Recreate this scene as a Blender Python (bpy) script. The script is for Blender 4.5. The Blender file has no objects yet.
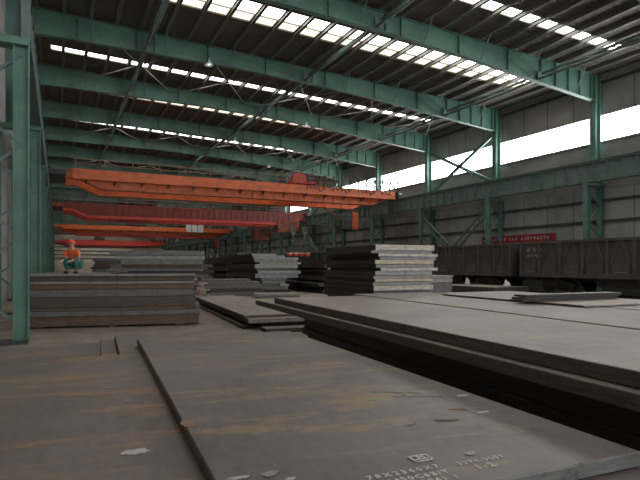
import bpy, bmesh, math, random
from mathutils import Vector, Matrix
R = random.Random(7)
C = bpy.context.scene.collection
rad = math.radians
ORD = ['first','second','third','fourth','fifth','sixth','seventh','eighth','ninth','tenth','eleventh','twelfth','thirteenth',
       'fourteenth','fifteenth','sixteenth','seventeenth','eighteenth','nineteenth','twentieth','twenty-first','twenty-second',
       'twenty-third','twenty-fourth','twenty-fifth','twenty-sixth','twenty-seventh','twenty-eighth','twenty-ninth','thirtieth']

# ------------------------------------------------------------------ materials
def new_mat(name):
    m = bpy.data.materials.new(name); m.use_nodes = True
    nt = m.node_tree; b = nt.nodes['Principled BSDF']
    return m, nt, b
def mixc(nt, fac, a, b):
    n = nt.nodes.new('ShaderNodeMix'); n.data_type = 'RGBA'
    for s, v in ((n.inputs['Factor'], fac), (n.inputs[6], a), (n.inputs[7], b)):
        if isinstance(v, (int, float)): s.default_value = v
        elif isinstance(v, tuple): s.default_value = (*v, 1)
        else: nt.links.new(v, s)
    return n.outputs[2]
def noise(nt, scale, detail=4, rough=.6, stretch=(1, 1, 1), off=(0, 0, 0), kind='Object'):
    tc = nt.nodes.new('ShaderNodeTexCoord'); mp = nt.nodes.new('ShaderNodeMapping')
    mp.inputs['Scale'].default_value = stretch; mp.inputs['Location'].default_value = off
    nt.links.new(tc.outputs[kind], mp.inputs[0])
    n = nt.nodes.new('ShaderNodeTexNoise'); n.inputs['Scale'].default_value = scale
    n.inputs['Detail'].default_value = detail; n.inputs['Roughness'].default_value = rough
    nt.links.new(mp.outputs[0], n.inputs['Vector'])
    return n.outputs['Fac']
def ramp(nt, f, lo, hi):
    r = nt.nodes.new('ShaderNodeMapRange'); r.inputs['From Min'].default_value = lo; r.inputs['From Max'].default_value = hi
    nt.links.new(f, r.inputs['Value']); return r.outputs['Result']
def mul(nt, a, v):
    n = nt.nodes.new('ShaderNodeMath'); n.operation = 'MULTIPLY'; nt.links.new(a, n.inputs[0])
    if isinstance(v, (int, float)): n.inputs[1].default_value = v
    else: nt.links.new(v, n.inputs[1])
    return n.outputs[0]
def paint(name, col, col2=None, rough=.6, metal=0, scale=1.5, stretch=(1, 1, 1), lo=.4, hi=.7, bump=0):
    m, nt, b = new_mat(name)
    col2 = col2 or tuple(c * .6 for c in col)
    f = ramp(nt, noise(nt, scale, 5, .65, stretch), lo, hi)
    nt.links.new(mixc(nt, f, col, col2), b.inputs['Base Color'])
    b.inputs['Roughness'].default_value = rough; b.inputs['Metallic'].default_value = metal
    if bump:
        bp = nt.nodes.new('ShaderNodeBump'); bp.inputs['Strength'].default_value = bump
        nt.links.new(noise(nt, scale * 8), bp.inputs['Height']); nt.links.new(bp.outputs[0], b.inputs['Normal'])
    return m
def steel_top(name, base, dark, rust, rfac=.6, rough=.5, seed=0):
    m, nt, b = new_mat(name)
    o = (seed * 3.1, seed * 7.7, seed)
    big = ramp(nt, noise(nt, .7, 4, .6, (1, 1, 1), o), .38, .66)
    c = mixc(nt, big, base, dark)
    fine = ramp(nt, noise(nt, 14, 5, .7, (1, .35, 1), o), .3, .8)
    c = mixc(nt, mul(nt, fine, .45), c, tuple(min(1, x * 1.6) for x in base))
    streak = ramp(nt, noise(nt, 1.1, 6, .7, (.45, 1.9, 1), (o[0] + 5, o[1], 0)), .515, .60)
    patch = ramp(nt, noise(nt, 5, 6, .75, (.7, 1, 1), (o[0], o[1] + 9, 0)), .40, .56)
    c = mixc(nt, mul(nt, mul(nt, streak, patch), rfac), c, rust)
    spots = ramp(nt, noise(nt, 3.2, 5, .6, (1, 1, 1), (o[0] + 31, o[1], 0)), .66, .73)
    c = mixc(nt, mul(nt, spots, .5), c, (dark[0] * .5, dark[1] * .5, dark[2] * .5))
    nt.links.new(c, b.inputs['Base Color'])
    b.inputs['Roughness'].default_value = rough
    b.inputs['Specular IOR Level'].default_value = .45
    bp = nt.nodes.new('ShaderNodeBump'); bp.inputs['Strength'].default_value = .08
    nt.links.new(noise(nt, 6, 5), bp.inputs['Height']); nt.links.new(bp.outputs[0], b.inputs['Normal'])
    return m
def steel_edge(name, col, col2, rough=.6):
    m, nt, b = new_mat(name)
    f = ramp(nt, noise(nt, 3, 5, .7, (.6, .6, 9)), .35, .68)
    c = mixc(nt, f, col, col2)
    f2 = ramp(nt, noise(nt, 7, 6, .75, (1, 1, 2)), .52, .66)
    c = mixc(nt, mul(nt, f2, .75), c, (col2[0] * .5, col2[1] * .42, col2[2] * .38))
    nt.links.new(c, b.inputs['Base Color']); b.inputs['Roughness'].default_value = rough
    return m
def emis(name, col, s):
    m, nt, b = new_mat(name)
    b.inputs['Base Color'].default_value = (*col, 1); b.inputs['Emission Color'].default_value = (*col, 1)
    b.inputs['Emission Strength'].default_value = s
    return m
def siding(name, col, col2, period, axis='Y', depth=.5, rough=.8):
    """profiled sheet: ribs repeat along one object axis"""
    m, nt, b = new_mat(name)
    tc = nt.nodes.new('ShaderNodeTexCoord')
    w = nt.nodes.new('ShaderNodeTexWave'); w.bands_direction = axis; w.inputs['Scale'].default_value = .314 / period
    nt.links.new(tc.outputs['Object'], w.inputs['Vector'])
    f = ramp(nt, noise(nt, .35, 6, .65, (1, 1, 1.6)), .35, .7)
    nt.links.new(mixc(nt, f, col, col2), b.inputs['Base Color'])
    bp = nt.nodes.new('ShaderNodeBump'); bp.inputs['Strength'].default_value = depth; bp.inputs['Distance'].default_value = .05
    nt.links.new(w.outputs['Fac'], bp.inputs['Height']); nt.links.new(bp.outputs[0], b.inputs['Normal'])
    b.inputs['Roughness'].default_value = rough
    return m
M = {}
M['green'] = paint('green_paint', (.122, .25, .195), (.066, .135, .11), .5, scale=.6, bump=.05)
M['green_dark'] = paint('weathered_green', (.15, .21, .19), (.085, .125, .112), .6, scale=.9)
M['purlin'] = paint('purlin_steel', (.22, .215, .18), (.13, .14, .12), .5, scale=.6)
M['roof'] = siding('roof_sheet', (.15, .125, .105), (.09, .076, .065), .3, 'Y', .6)
M['rod'] = paint('rod_steel', (.4, .38, .34), (.25, .24, .22), .5)
M['wall'] = siding('wall_sheet', (.36, .345, .32), (.22, .21, .195), .9, 'Y', .25)
M['wall_low'] = paint('wall_panel', (.38, .38, .35), (.23, .235, .22), .8, scale=.5, stretch=(1, 1, .5))
M['wall_far'] = siding('far_siding', (.85, .80, .66), (.62, .58, .48), 1.2, 'Z', .5)
M['girt'] = paint('girt_steel', (.07, .075, .072), (.04, .045, .042))
M['pane'] = emis('bright_pane', (.96, .98, 1), 9.0)
M['pane_roof'] = emis('bright_rooflight', (1, .98, .95), 6.0)
M['pane_cream'] = emis('cream_rooflight', (1, .9, .75), 1.15)
M['frame'] = paint('window_frame', (.13, .2, .18))
M['floor'] = paint('yard_floor', (.30, .245, .20), (.18, .14, .115), .75, scale=1.2, bump=.2)
M['orange'] = paint('orange_paint', (.76, .165, .045), (.44, .09, .03), .45, scale=1.3, stretch=(1, 1, 2), lo=.45, hi=.75)
M['orange_lt'] = paint('faded_orange', (.72, .27, .11), (.5, .15, .055), .55, scale=1.3, stretch=(.5, 1, 3))
M['red'] = paint('dull_red_paint', (.21, .035, .028), (.12, .024, .02), .55, scale=1.3)
M['red_bright'] = paint('bright_red_paint', (.62, .06, .035), (.42, .045, .03), .5)
M['rusty'] = paint('rusty_orange', (.30, .085, .035), (.10, .035, .02), .65, scale=1.4, lo=.4, hi=.6)
M['machine'] = paint('machine_grey', (.05, .052, .05), (.028, .028, .028), .5)
M['railing'] = paint('railing_brown', (.26, .15, .09), (.15, .1, .07), .6)
M['greasy'] = paint('greasy_steel', (.16, .15, .12), (.07, .065, .055), .5, scale=4)
M['black'] = paint('black_rubber', (.012, .012, .012), (.02, .02, .02), .6)
M['cable'] = paint('cable_steel', (.09, .085, .075), (.05, .05, .045), .5)
M['white'] = paint('white_paint', (.75, .75, .72), (.55, .55, .52), .6)
M['chalk'] = paint('chalk_white', (.52, .50, .48), (.25, .24, .23), .85, scale=16, lo=.42, hi=.7)
M['chalk_dim'] = paint('worn_chalk', (.29, .275, .265), (.15, .14, .135), .85, scale=14, lo=.4, hi=.62)
M['rustmark'] = paint('rust_smear', (.30, .19, .085), (.16, .12, .085), .8, scale=9, lo=.35, hi=.62)
M['stencil'] = paint('stencil_white', (.62, .60, .59), (.30, .28, .27), .8, scale=22, lo=.45, hi=.75)
M['wagon'] = paint('wagon_paint', (.062, .055, .05), (.035, .032, .03), .65, scale=1)
M['wagon_rib'] = paint('wagon_rib', (.08, .07, .062), (.05, .045, .04), .65, scale=1)
M['wheel'] = paint('wheel_steel', (.05, .042, .036), (.02, .02, .02), .5, .4)
M['banner'] = paint('banner_cloth', (.34, .03, .026), (.22, .022, .02), .7)
M['concrete'] = paint('concrete', (.25, .24, .22), (.17, .16, .15), .9)
M['ballast'] = paint('track_ballast', (.055, .048, .042), (.025, .022, .02), .95, scale=9, bump=.6)
M['timber'] = paint('timber', (.12, .08, .05), (.06, .045, .03), .8, scale=5)
M['lamp'] = emis('lamp_glass', (1, 1, .97), 1.6)
M['glass'] = paint('cab_glass', (.10, .12, .13), (.06, .07, .08), .12)
# plate tops
TOP = {
 'fg': steel_top('plate_top_grey', (.145, .120, .113), (.070, .059, .057), (.29, .20, .095), .8, .46, 1),
 'fgl': steel_top('plate_top_brown', (.150, .122, .106), (.095, .078, .068), (.33, .19, .08), .85, .5, 2),
 'pile': steel_top('plate_top_pale', (.225, .188, .162), (.135, .115, .104), (.38, .24, .12), .6, .5, 3),
 'mid': steel_top('plate_top_tan', (.25, .215, .178), (.16, .137, .116), (.30, .2, .12), .4, .55, 4),
 'grey': steel_top('plate_top_mill', (.16, .155, .15), (.1, .095, .09), (.26, .17, .1), .4, .5, 5)}
EDGE = {
 'blue': steel_edge('edge_blue_grey', (.19, .188, .185), (.09, .086, .084)),
 'brown': steel_edge('edge_brown', (.17, .112, .075), (.085, .055, .038)),
 'dark': steel_edge('edge_dark', (.052, .046, .042), (.03, .027, .025)),
 'umber': steel_edge('edge_umber', (.12, .085, .06), (.055, .042, .032)),
 'lite': steel_edge('edge_light', (.30, .29, .275), (.18, .165, .15)),
 'white': steel_edge('edge_whitish', (.60, .56, .51), (.30, .25, .2)),
 'silver': steel_edge('edge_silver', (.37, .375, .38), (.17, .17, .17)),
 'cream': steel_edge('edge_cream', (.55, .48, .38), (.36, .28, .2)),
 'grey': steel_edge('edge_grey', (.18, .172, .165), (.09, .085, .08))}

# ------------------------------------------------------------------ mesh helpers
class MB:
    def __init__(s): s.v = []; s.f = []; s.m = []; s.mi = 0
    def add(s, vs, fs):
        o = len(s.v); s.v += [tuple(p) for p in vs]; s.f += [tuple(i + o for i in f) for f in fs]; s.m += [s.mi] * len(fs)
    def box(s, x0, x1, y0, y1, z0, z1):
        s.add([(x0,y0,z0),(x1,y0,z0),(x1,y1,z0),(x0,y1,z0),(x0,y0,z1),(x1,y0,z1),(x1,y1,z1),(x0,y1,z1)],
              [(3,2,1,0),(4,5,6,7),(0,1,5,4),(1,2,6,5),(2,3,7,6),(3,0,4,7)])
    def bar(s, a, b, w, h=None, up=(0, 0, 1)):
        h = h or w; a = Vector(a); b = Vector(b); d = (b - a).normalized(); u = Vector(up)
        if abs(d.dot(u)) > .98: u = Vector((1, 0, 0))
        x = d.cross(u).normalized() * w / 2; z = x.cross(d).normalized() * h / 2
        s.add([a-x-z, a+x-z, a+x+z, a-x+z, b-x-z, b+x-z, b+x+z, b-x+z],
              [(0,1,2,3),(7,6,5,4),(0,4,5,1),(1,5,6,2),(2,6,7,3),(3,7,4,0)])
    def tube(s, pts, r, n=8, cap=True):
        pts = [Vector(p) for p in pts]; rings = []
        for i, p in enumerate(pts):
            d = (pts[min(i+1, len(pts)-1)] - pts[max(i-1, 0)]).normalized()
            u = Vector((0, 0, 1)) if abs(d.z) < .9 else Vector((1, 0, 0))
            x = d.cross(u).normalized(); y = d.cross(x).normalized()
            rr = r[i] if isinstance(r, (list, tuple)) else r
            rings.append([p + (x * math.cos(2*math.pi*k/n) + y * math.sin(2*math.pi*k/n)) * rr for k in range(n)])
        vs = [v for ring in rings for v in ring]; fs = []
        for i in range(len(pts) - 1):
            for k in range(n): fs.append((i*n+k, i*n+(k+1) % n, (i+1)*n+(k+1) % n, (i+1)*n+k))
        if cap: fs += [tuple(range(n))[::-1], tuple((len(pts)-1)*n+k for k in range(n))]
        s.add(vs, fs)
    def prism(s, prof, y0, y1, axis='y'):
        """profile in (x,z) swept along y, or (y,z) swept along x"""
        n = len(prof)
        P = (lambda u, w, t: (u, t, w)) if axis == 'y' else (lambda u, w, t: (t, u, w))
        vs = [P(u, w, y0) for u, w in prof] + [P(u, w, y1) for u, w in prof]
        s.add(vs, [tuple(range(n)), tuple(range(2*n-1, n-1, -1))] + [(i, n+i, n+(i+1) % n, (i+1) % n) for i in range(n)])
    def build(s, name, mat, parent=None, loc=None, bevel=0):
        me = bpy.data.meshes.new(name); me.from_pydata(s.v, [], s.f)
        for mt in (mat if isinstance(mat, (list, tuple)) else [mat]): me.materials.append(mt)
        me.polygons.foreach_set('material_index', s.m)
        bm = bmesh.new(); bm.from_mesh(me)
        bmesh.ops.recalc_face_normals(bm, faces=bm.faces)
        if bevel: bmesh.ops.bevel(bm, geom=bm.edges[:], offset=bevel, segments=1, affect='EDGES')
        bm.to_mesh(me); bm.free(); me.update()
        o = bpy.data.objects.new(name, me); C.objects.link(o)
        if parent: o.parent = parent
        if loc: o.location = loc
        return o
def tag(o, label=None, cat=None, group=None, kind=None):
    if label: o['label'] = label
    if cat: o['category'] = cat
    if group: o['group'] = group
    if kind: o['kind'] = kind
    return o
def empty(name, loc=(0, 0, 0), rz=0):
    o = bpy.data.objects.new(name, None); C.objects.link(o); o.location = loc; o.rotation_euler = (0, 0, rz)
    o.empty_display_size = .1
    return o
def copy_tree(o, parent=None):
    c = o.copy(); C.objects.link(c)
    if parent: c.parent = parent
    for ch in list(o.children): copy_tree(ch, c)
    return c
def struct(mb, name, mat, label=None, **k): 
    o = mb.build(name, mat, **k); o['kind'] = 'structure'
    if label: o['label'] = label
    return o

# ------------------------------------------------------------------ hall frame
Y0, BAY, NB = -12.2, 9.0, 25            # portal lines at Y0 + k*BAY, far wall behind the last one
YN = Y0 + NB * BAY                       # 212.8
XL, XR = -2.4, 33.2
def rtop(x): return 15.88 - .037 * x     # top of the roof beams
HAUNCH = [(-2.2, 14.5), (0, 14.55), (10, 14.5), (15.5, 14.3), (21, 13.95), (26.5, 13.45), (32.2, 12.95)]
def rbot(x):
    for (a, za), (b, zb) in zip(HAUNCH, HAUNCH[1:]):
        if x <= b: return za + (zb - za) * (x - a) / (b - a)
    return HAUNCH[-1][1]

f = MB(); f.box(XL - 1, XR + 1, Y0 - 1, YN + 4, -.3, 0)
struct(f, 'floor', M['floor'])

# roof sheets with openings where the rooflights sit
PUR = .24
mb = MB(); sky_spans = []
y = Y0
for k in range(NB):
    b = Y0 + k * BAY
    a0, a1 = (b + 2.7, b + 5.0) if k % 2 == 0 else (b + 5.45, b + 6.3)
    sky_spans.append((k, a0, a1))
def roof_strip(y0, y1, x0=XL, x1=XR):
    mb.prism([(x0, rtop(x0) + PUR), (x1, rtop(x1) + PUR), (x1, rtop(x1) + PUR + .08), (x0, rtop(x0) + PUR + .08)], y0, y1)
prev = Y0 - 1
SX0, SX1 = -.4, 30.2
for k, a0, a1 in sky_spans:
    roof_strip(prev, a0); prev = a1
    roof_strip(a0, a1, XL, SX0); roof_strip(a0, a1, SX1, XR)
roof_strip(prev, YN + 4)
struct(mb, 'ceiling', M['roof'])
wn = 1
for k, a0, a1 in sky_spans:
    p = MB()
    x0, x1 = SX0, SX1
    cut = a1 if k % 2 else a0 + 1.25
    p.mi = 0
    p.prism([(x0, rtop(x0) + PUR + .02), (x1, rtop(x1) + PUR + .02), (x1, rtop(x1) + PUR + .05), (x0, rtop(x0) + PUR + .05)], a0, cut)
    if k % 2 == 0:
        p.mi = 1
        p.prism([(x0, rtop(x0) + PUR + .02), (x1, rtop(x1) + PUR + .02), (x1, rtop(x1) + PUR + .05), (x0, rtop(x0) + PUR + .05)], cut + .08, a1)
    o = struct(p, 'window_%d' % wn, [M['pane_roof'], M['pane_cream']]); wn += 1
    if k < 12:
        fr = MB()
        for yy in (a0, a1) + ((cut + .04,) if k % 2 == 0 else ()):
            fr.prism([(x0, rtop(x0) + PUR - .06), (x1, rtop(x1) + PUR - .06), (x1, rtop(x1) + PUR + .02), (x0, rtop(x0) + PUR + .02)], yy - .04, yy + .04)
        fr.build('window_frame', M['purlin'], o)

# purlins run down the length of the hall
pxs = []
x = 31.6
while x > XL + .3: pxs.append(x); x -= 1.36
for i, x in enumerate(pxs):
    m = MB(); z = rtop(x)
    m.box(x - .025, x + .025, Y0 - .5, YN + 3, z, z + PUR); m.box(x - .09, x + .09, Y0 - .5, YN + 3, z, z + .025)
    m.box(x - .11, x + .025, Y0 - .5, YN + 3, z + PUR - .02, z + PUR)
    tag(m.build('roof_purlin', M['purlin']), 'thin steel purlin under the roof sheets, %s one counted from the right wall' % ORD[i], 'purlin', 'purlins under the roof')

# roof beams
stiff_x = [31.9, 30.8, 29.7, 28.5, 27.2, 24.4, 20.6, 16.6, 15.6, 12.2, 8.4, 5.2, 4.2, 1.0]
def make_beam():
    r = empty('roof_beam', (0, 0, 0))
    web = MB(); xs = [p[0] for p in HAUNCH]
    web.prism([(x, rbot(x)) for x in xs] + [(x, rtop(x)) for x in reversed(xs)], -.012, .012)
    web.build('web', M['green'], r)
    bf = MB(); tf = MB()
    for a, b in zip(xs, xs[1:]):
        bf.prism([(a, rbot(a) - .03), (b, rbot(b) - .03), (b, rbot(b)), (a, rbot(a))], -.17, .17)
    tf.prism([(xs[0], rtop(xs[0]) - .025), (xs[-1], rtop(xs[-1]) - .025), (xs[-1], rtop(xs[-1])), (xs[0], rtop(xs[0]))], -.17, .17)
    bf.build('bottom_flange', M['green'], r); tf.build('top_flange', M['green'], r)
    for x in stiff_x:
        s = MB(); z0, z1 = rbot(x), rtop(x) - .025
        s.box(x - .02, x + .02, -.16, -.012, z0, z1); s.box(x - .02, x + .02, .012, .16, z0, z1)
        s.build('stiffener', M['green'], r)
    for i, x in enumerate(pxs):
        if i % 3 == 1:
            for sg in (-1, 1):
                s = MB(); s.bar((x, sg * 1.05, rtop(x) + .02), (x + .1, sg * .17, rbot(x) + .05), .05)
                s.build('fly_brace', M['green_dark'], r)
    return r
beam0 = make_beam()
for k in range(NB + 1):
    o = beam0 if k == 0 else copy_tree(beam0)
    o.location = (0, Y0 + k * BAY, 0)
    tag(o, 'green steel roof beam spanning the hall above, %s counted from the near end' % ORD[k], 'beam', 'green roof beams')

# longitudinal lattice struts under the roof, one length per bay
for x, wd in ((4.6, 'left'), (15.0, 'middle'), (26.9, 'right')):
    m = MB(); zb, zt = rbot(x) + .1, rbot(x) + .48
    m.tube([(x, .24, zb), (x, BAY - .24, zb)], .085, 8); m.tube([(x + .28, .24, zt), (x + .28, BAY - .24, zt)], .085, 8)
    for q in range(6):
        a_ = .3 + q * 1.4; m.bar((x, a_, zb), (x + .28, a_ + 1.4, zt), .05)
    m.box(x - .12, x + .4, .21, .24, zb - .1, zt + .1); m.box(x - .12, x + .4, BAY - .24, BAY - .21, zb - .1, zt + .1)
    o = m.build('lattice_strut', M['green_dark'])
    for k in range(NB):
        if k: o = o.copy(); C.objects.link(o)
        o.location = (0, Y0 + k * BAY, 0)
        tag(o, 'twin tube strut between roof beams, %s row, %s from the near end' % (wd, ORD[k]), 'strut', 'lattice struts under the roof')
# thin crossed rods in the plane of the roof
for kb, wd in ((5, 'nearest'), (7, 'second'), (9, 'third'), (11, 'farthest')):
    ya, yb = Y0 + kb * BAY, Y0 + (kb + 1) * BAY
    for j in range(5):
        xa = 2.2 + j * 6.1; xb = xa + 5.4
        m = MB()
        m.tube([(xa, ya + .2, rtop(xa) - .3), (xb, yb - .2, rtop(xb) - .3)], .035, 6)
        m.tube([(xb, ya + .2, rtop(xb) - .38), (xa, yb - .2, rtop(xa) - .38)], .035, 6)
        tag(m.build('cross_brace', M['rod']), 'crossed thin roof bracing rods, %s from the left in the %s braced bay' % (ORD[j], wd), 'brace', 'crossed roof rods')

# columns on the right
def isec(m, x, y, w, d, z0, z1, t=.03):
    """H section: flanges face x"""
    m.box(x - w/2, x - w/2 + t, y - d/2, y + d/2, z0, z1); m.box(x + w/2 - t, x + w/2, y - d/2, y + d/2, z0, z1)
    m.box(x - w/2, x + w/2, y - .012, y + .012, z0, z1)
def make_column(front=31.6, up=32.45, rear=33.0, sg=1):
    r = empty('steel_column')
    m = MB(); isec(m, 0 if False else front, 0, .34, .34, 0.06, 7.25); m.build('front_leg', M['green'], r)
    m = MB(); isec(m, rear, 0, .3, .36, .06, 7.3); m.build('rear_leg', M['green'], r)
    m = MB(); isec(m, up, 0, .52, .46, 7.3, rtop(32.2) - (0 if sg > 0 else -1.2)); m.build('upper_shaft', M['green'], r)
    m = MB(); m.box(min(front, rear) - .2, max(front, rear) + .18, -.22, .22, 7.2, 7.38); m.build('shoulder_plate', M['green'], r)
    m = MB(); z = .4; s = 1
    while z < 6.6:
        a, b = (front, rear) if s > 0 else (rear, front)
        m.bar((a, 0, z), (b, 0, z + 1.1), .07); z += 1.1; s = -s
    m.build('lacing', M['green_dark'], r)
    m = MB(); m.box(min(front, rear) - .3, max(front, rear) + .15, -.35, .35, 0, .06); m.build('base_plate', M['machine'], r)
    return r
col0 = make_column()
for k in range(NB + 1):
    o = col0 if k == 0 else copy_tree(col0); o.location = (0, Y0 + k * BAY, 0)
    tag(o, 'green steel column on the right side of the hall, %s from the near end' % ORD[k], 'column', 'columns along the right wall')
coll = make_column(-.8, -1.55, -2.1, -1)
for i, k in enumerate([3, 4, 5, 6, 7, 8, 9, 10, 11, 12, 13, 14]):
    o = coll if i == 0 else copy_tree(coll); o.location = (0, Y0 + k * BAY, 0)
    tag(o, 'green steel column on the left side of the hall, %s from the camera' % ORD[i], 'column', 'columns along the left wall')

# crane runway beams, one per bay
def make_runway(x):
    r = empty('runway_beam')
    m = MB(); m.box(x - .012, x + .012, -BAY/2 + .02, BAY/2 - .02, 7.4, 8.64); m.build('web', M['green_dark'], r)
    m = MB(); m.box(x - .2, x + .2, -BAY/2 + .02, BAY/2 - .02, 8.64, 8.68); m.box(x - .2, x + .2, -BAY/2 + .02, BAY/2 - .02, 7.36, 7.4); m.build('flanges', M['green_dark'], r)
    for j in range(9):
        y = -4 + j; m = MB(); m.box(x - .18, x - .012, y - .015, y + .015, 7.4, 8.64); m.box(x + .012, x + .18, y - .015, y + .015, 7.4, 8.64)
        m.build('stiffener', M['green_dark'], r)
    m = MB(); m.box(x - .05, x + .05, -BAY/2 + .02, BAY/2 - .02, 8.68, 8.8); m.build('crane_rail', M['machine'], r)
    return r
rw = make_runway(31.6)
for k in range(NB):
    o = rw if k == 0 else copy_tree(rw); o.location = (0, Y0 + (k + .5) * BAY, 0)
    tag(o, 'riveted green crane runway beam along the right columns, %s length from the near end' % ORD[k], 'beam', 'right crane runway beams')
rw = make_runway(-.8)
for i, k in enumerate(range(3, 15)):
    o = rw if i == 0 else copy_tree(rw); o.location = (0, Y0 + (k + .5) * BAY, 0)
    tag(o, 'green crane runway beam along the left columns, %s length from the camera' % ORD[i], 'beam', 'left crane runway beams')
# ledge walkway behind the right runway
m = MB(); m.box(31.85, 32.1, Y0, YN, 8.55, 8.62)
tag(m.build('runway_walkway', M['green_dark']), 'narrow steel walkway strip behind the right crane runway beam', 'walkway')

# right wall: lower panels, sheet, clerestory, top sheet
m = MB(); m.box(XR, XR + .15, Y0 - 1, YN + 4, 0, 7.0); struct(m, 'wall_right_lower', M['wall_low'])
m = MB(); m.box(XR, XR + .15, Y0 - 1, YN + 4, 7.0, 10.24); m.box(XR, XR + .15, Y0 - 1, YN + 4, 12.08, 14.95); m.box(XR, XR + .15, Y0 + 10 * BAY, YN + 4, 10.24, 12.08); struct(m, 'wall_right', M['wall'])
tn = 1
for z, h, d in ((1.6, .12, .12), (3.2, .12, .12), (4.8, .16, .2), (6.2, .16, .2), (8.9, .1, .1), (10.2, .1, .16), (12.05, .08, .12), (14.2, .16, .2)):
    m = MB(); m.box(XR - d, XR, Y0 - 1, YN + 3, z, z + h); struct(m, 'trim_%d' % tn, M['girt'] if z not in (10.2, 12.05) else M['wall']); tn += 1
for k in range(10):
    ya = Y0 + k * BAY
    m = MB(); m.box(XR + .04, XR + .07, ya, ya + BAY, 10.24, 12.08)
    o = struct(m, 'window_%d' % wn, M['pane']); wn += 1
m = MB()
y = Y0
while y < 110:
    m.box(XR - .015, XR, y, y + .03, 0, 7.0); m.box(XR - .02, XR, y, y + .04, 12.1, 14.2); y += 2.25
struct(m, 'trim_%d' % tn, M['girt']); tn += 1

# left partition, far wall
m = MB(); m.box(XL - .15, XL, Y0 - 1, YN + 4, 0, 16.3); struct(m, 'wall_left', M['wall'])
m = MB(); m.box(XL, XR, YN + 3.8, YN + 4, 0, 16.3); struct(m, 'wall_far', M['wall_far'])
m = MB()
for z in (4.2, 5.6, 7.0, 8.4, 9.8, 13.2): m.box(XL, XR, YN + 3.5, YN + 3.8, z, z + .3)
struct(m, 'trim_%d' % tn, M['girt']); tn += 1
m = MB(); m.box(XR - .3, XR, Y0 - 1, YN + 3, 0, 1.25); struct(m, 'trim_%d' % tn, M['girt']); tn += 1
m = MB(); m.box(25.8, 32.2, Y0, YN, 0, .04); struct(m, 'trim_%d' % tn, M['ballast']); tn += 1

# crossed bracing on the right column line
for i, (kb, hi) in enumerate(((5, 1), (8, 1), (11, 0), (14, 0))):
    ya, yb = Y0 + kb * BAY + .2, Y0 + (kb + 1) * BAY - .2
    wd = ORD[i]
    r = empty('wall_bracing', (32.45, (ya + yb) / 2, 8.8)); h = (yb - ya) / 2
    tag(r, 'crossed green angle bracing in front of the bright windows, %s from the camera' % wd, 'brace', 'upper wall bracing')
    for sg in (-1, 1):
        m = MB()
        for dz in (0, .34):
            m.bar((0, -h, (0 if sg > 0 else 4.1) - dz * .5), (0, h, (4.1 if sg > 0 else 0) - dz * .5 ), .13)
        for q in range(14):
            t = (q + .5) / 14; zc = 4.1 * (t if sg > 0 else 1 - t)
            m.bar((0, -h + 2*h*t, zc - .17), (0, -h + 2*h*t + .15, zc), .05)
        m.build('brace', M['green'], r)
    r = empty('column_bracing', (31.6, (ya + yb) / 2, 0))
    tag(r, 'crossed lattice bracing between the crane columns below the runway, %s from the camera' % wd, 'brace', 'lower column bracing')
    for sg in (-1, 1):
        m = MB(); za, zb = (.2, 6.5) if sg < 0 else (6.5, .2)
        xo = -.12 if sg > 0 else .12
        m.bar((xo, -h, za), (xo, h, zb), .13); m.bar((xo, -h, za - .6), (xo, h, zb - .6), .13)
        for q in range(16):
            t = (q + .5) / 16; zc = za + (zb - za) * t
            m.box(xo - .02, xo + .02, -h + 2*h*t - .05, -h + 2*h*t + .05, zc - .6, zc)
        m.build('brace', M['green_dark'], r)

# high bay lamps
def make_lamp():
    r = empty('high_bay_lamp')
    m = MB(); m.tube([(0, 0, 0), (0, 0, -.35)], .015, 6); m.build('stem', M['machine'], r)
    m = MB(); m.tube([(0, 0, -.33), (0, 0, -.5)], [.07, .08], 12); m.build('ballast', M['white'], r)
    m = MB(); m.tube([(0, 0, -.5), (0, 0, -.58), (0, 0, -.72)], [.08, .18, .27], 16, cap=False); m.build('reflector', M['white'], r)
    m = MB(); m.tube([(0, 0, -.55), (0, 0, -.68)], [.07, .09], 12); m.build('bulb', M['lamp'], r)
    return r
lp = make_lamp()
for i, (x, y) in enumerate([(19.2, 41.8), (15.6, 50.8), (22.6, 59.8), (8.4, 32.8)]):
    o = lp if i == 0 else copy_tree(lp); o.location = (x, y - .28, rbot(x) + .5)
    tag(o, 'white bell shaped lamp hung from the green roof beams, %s in distance from the camera' % ['second', 'third', 'farthest', 'nearest'][i], 'lamp', 'high bay lamps')

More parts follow.
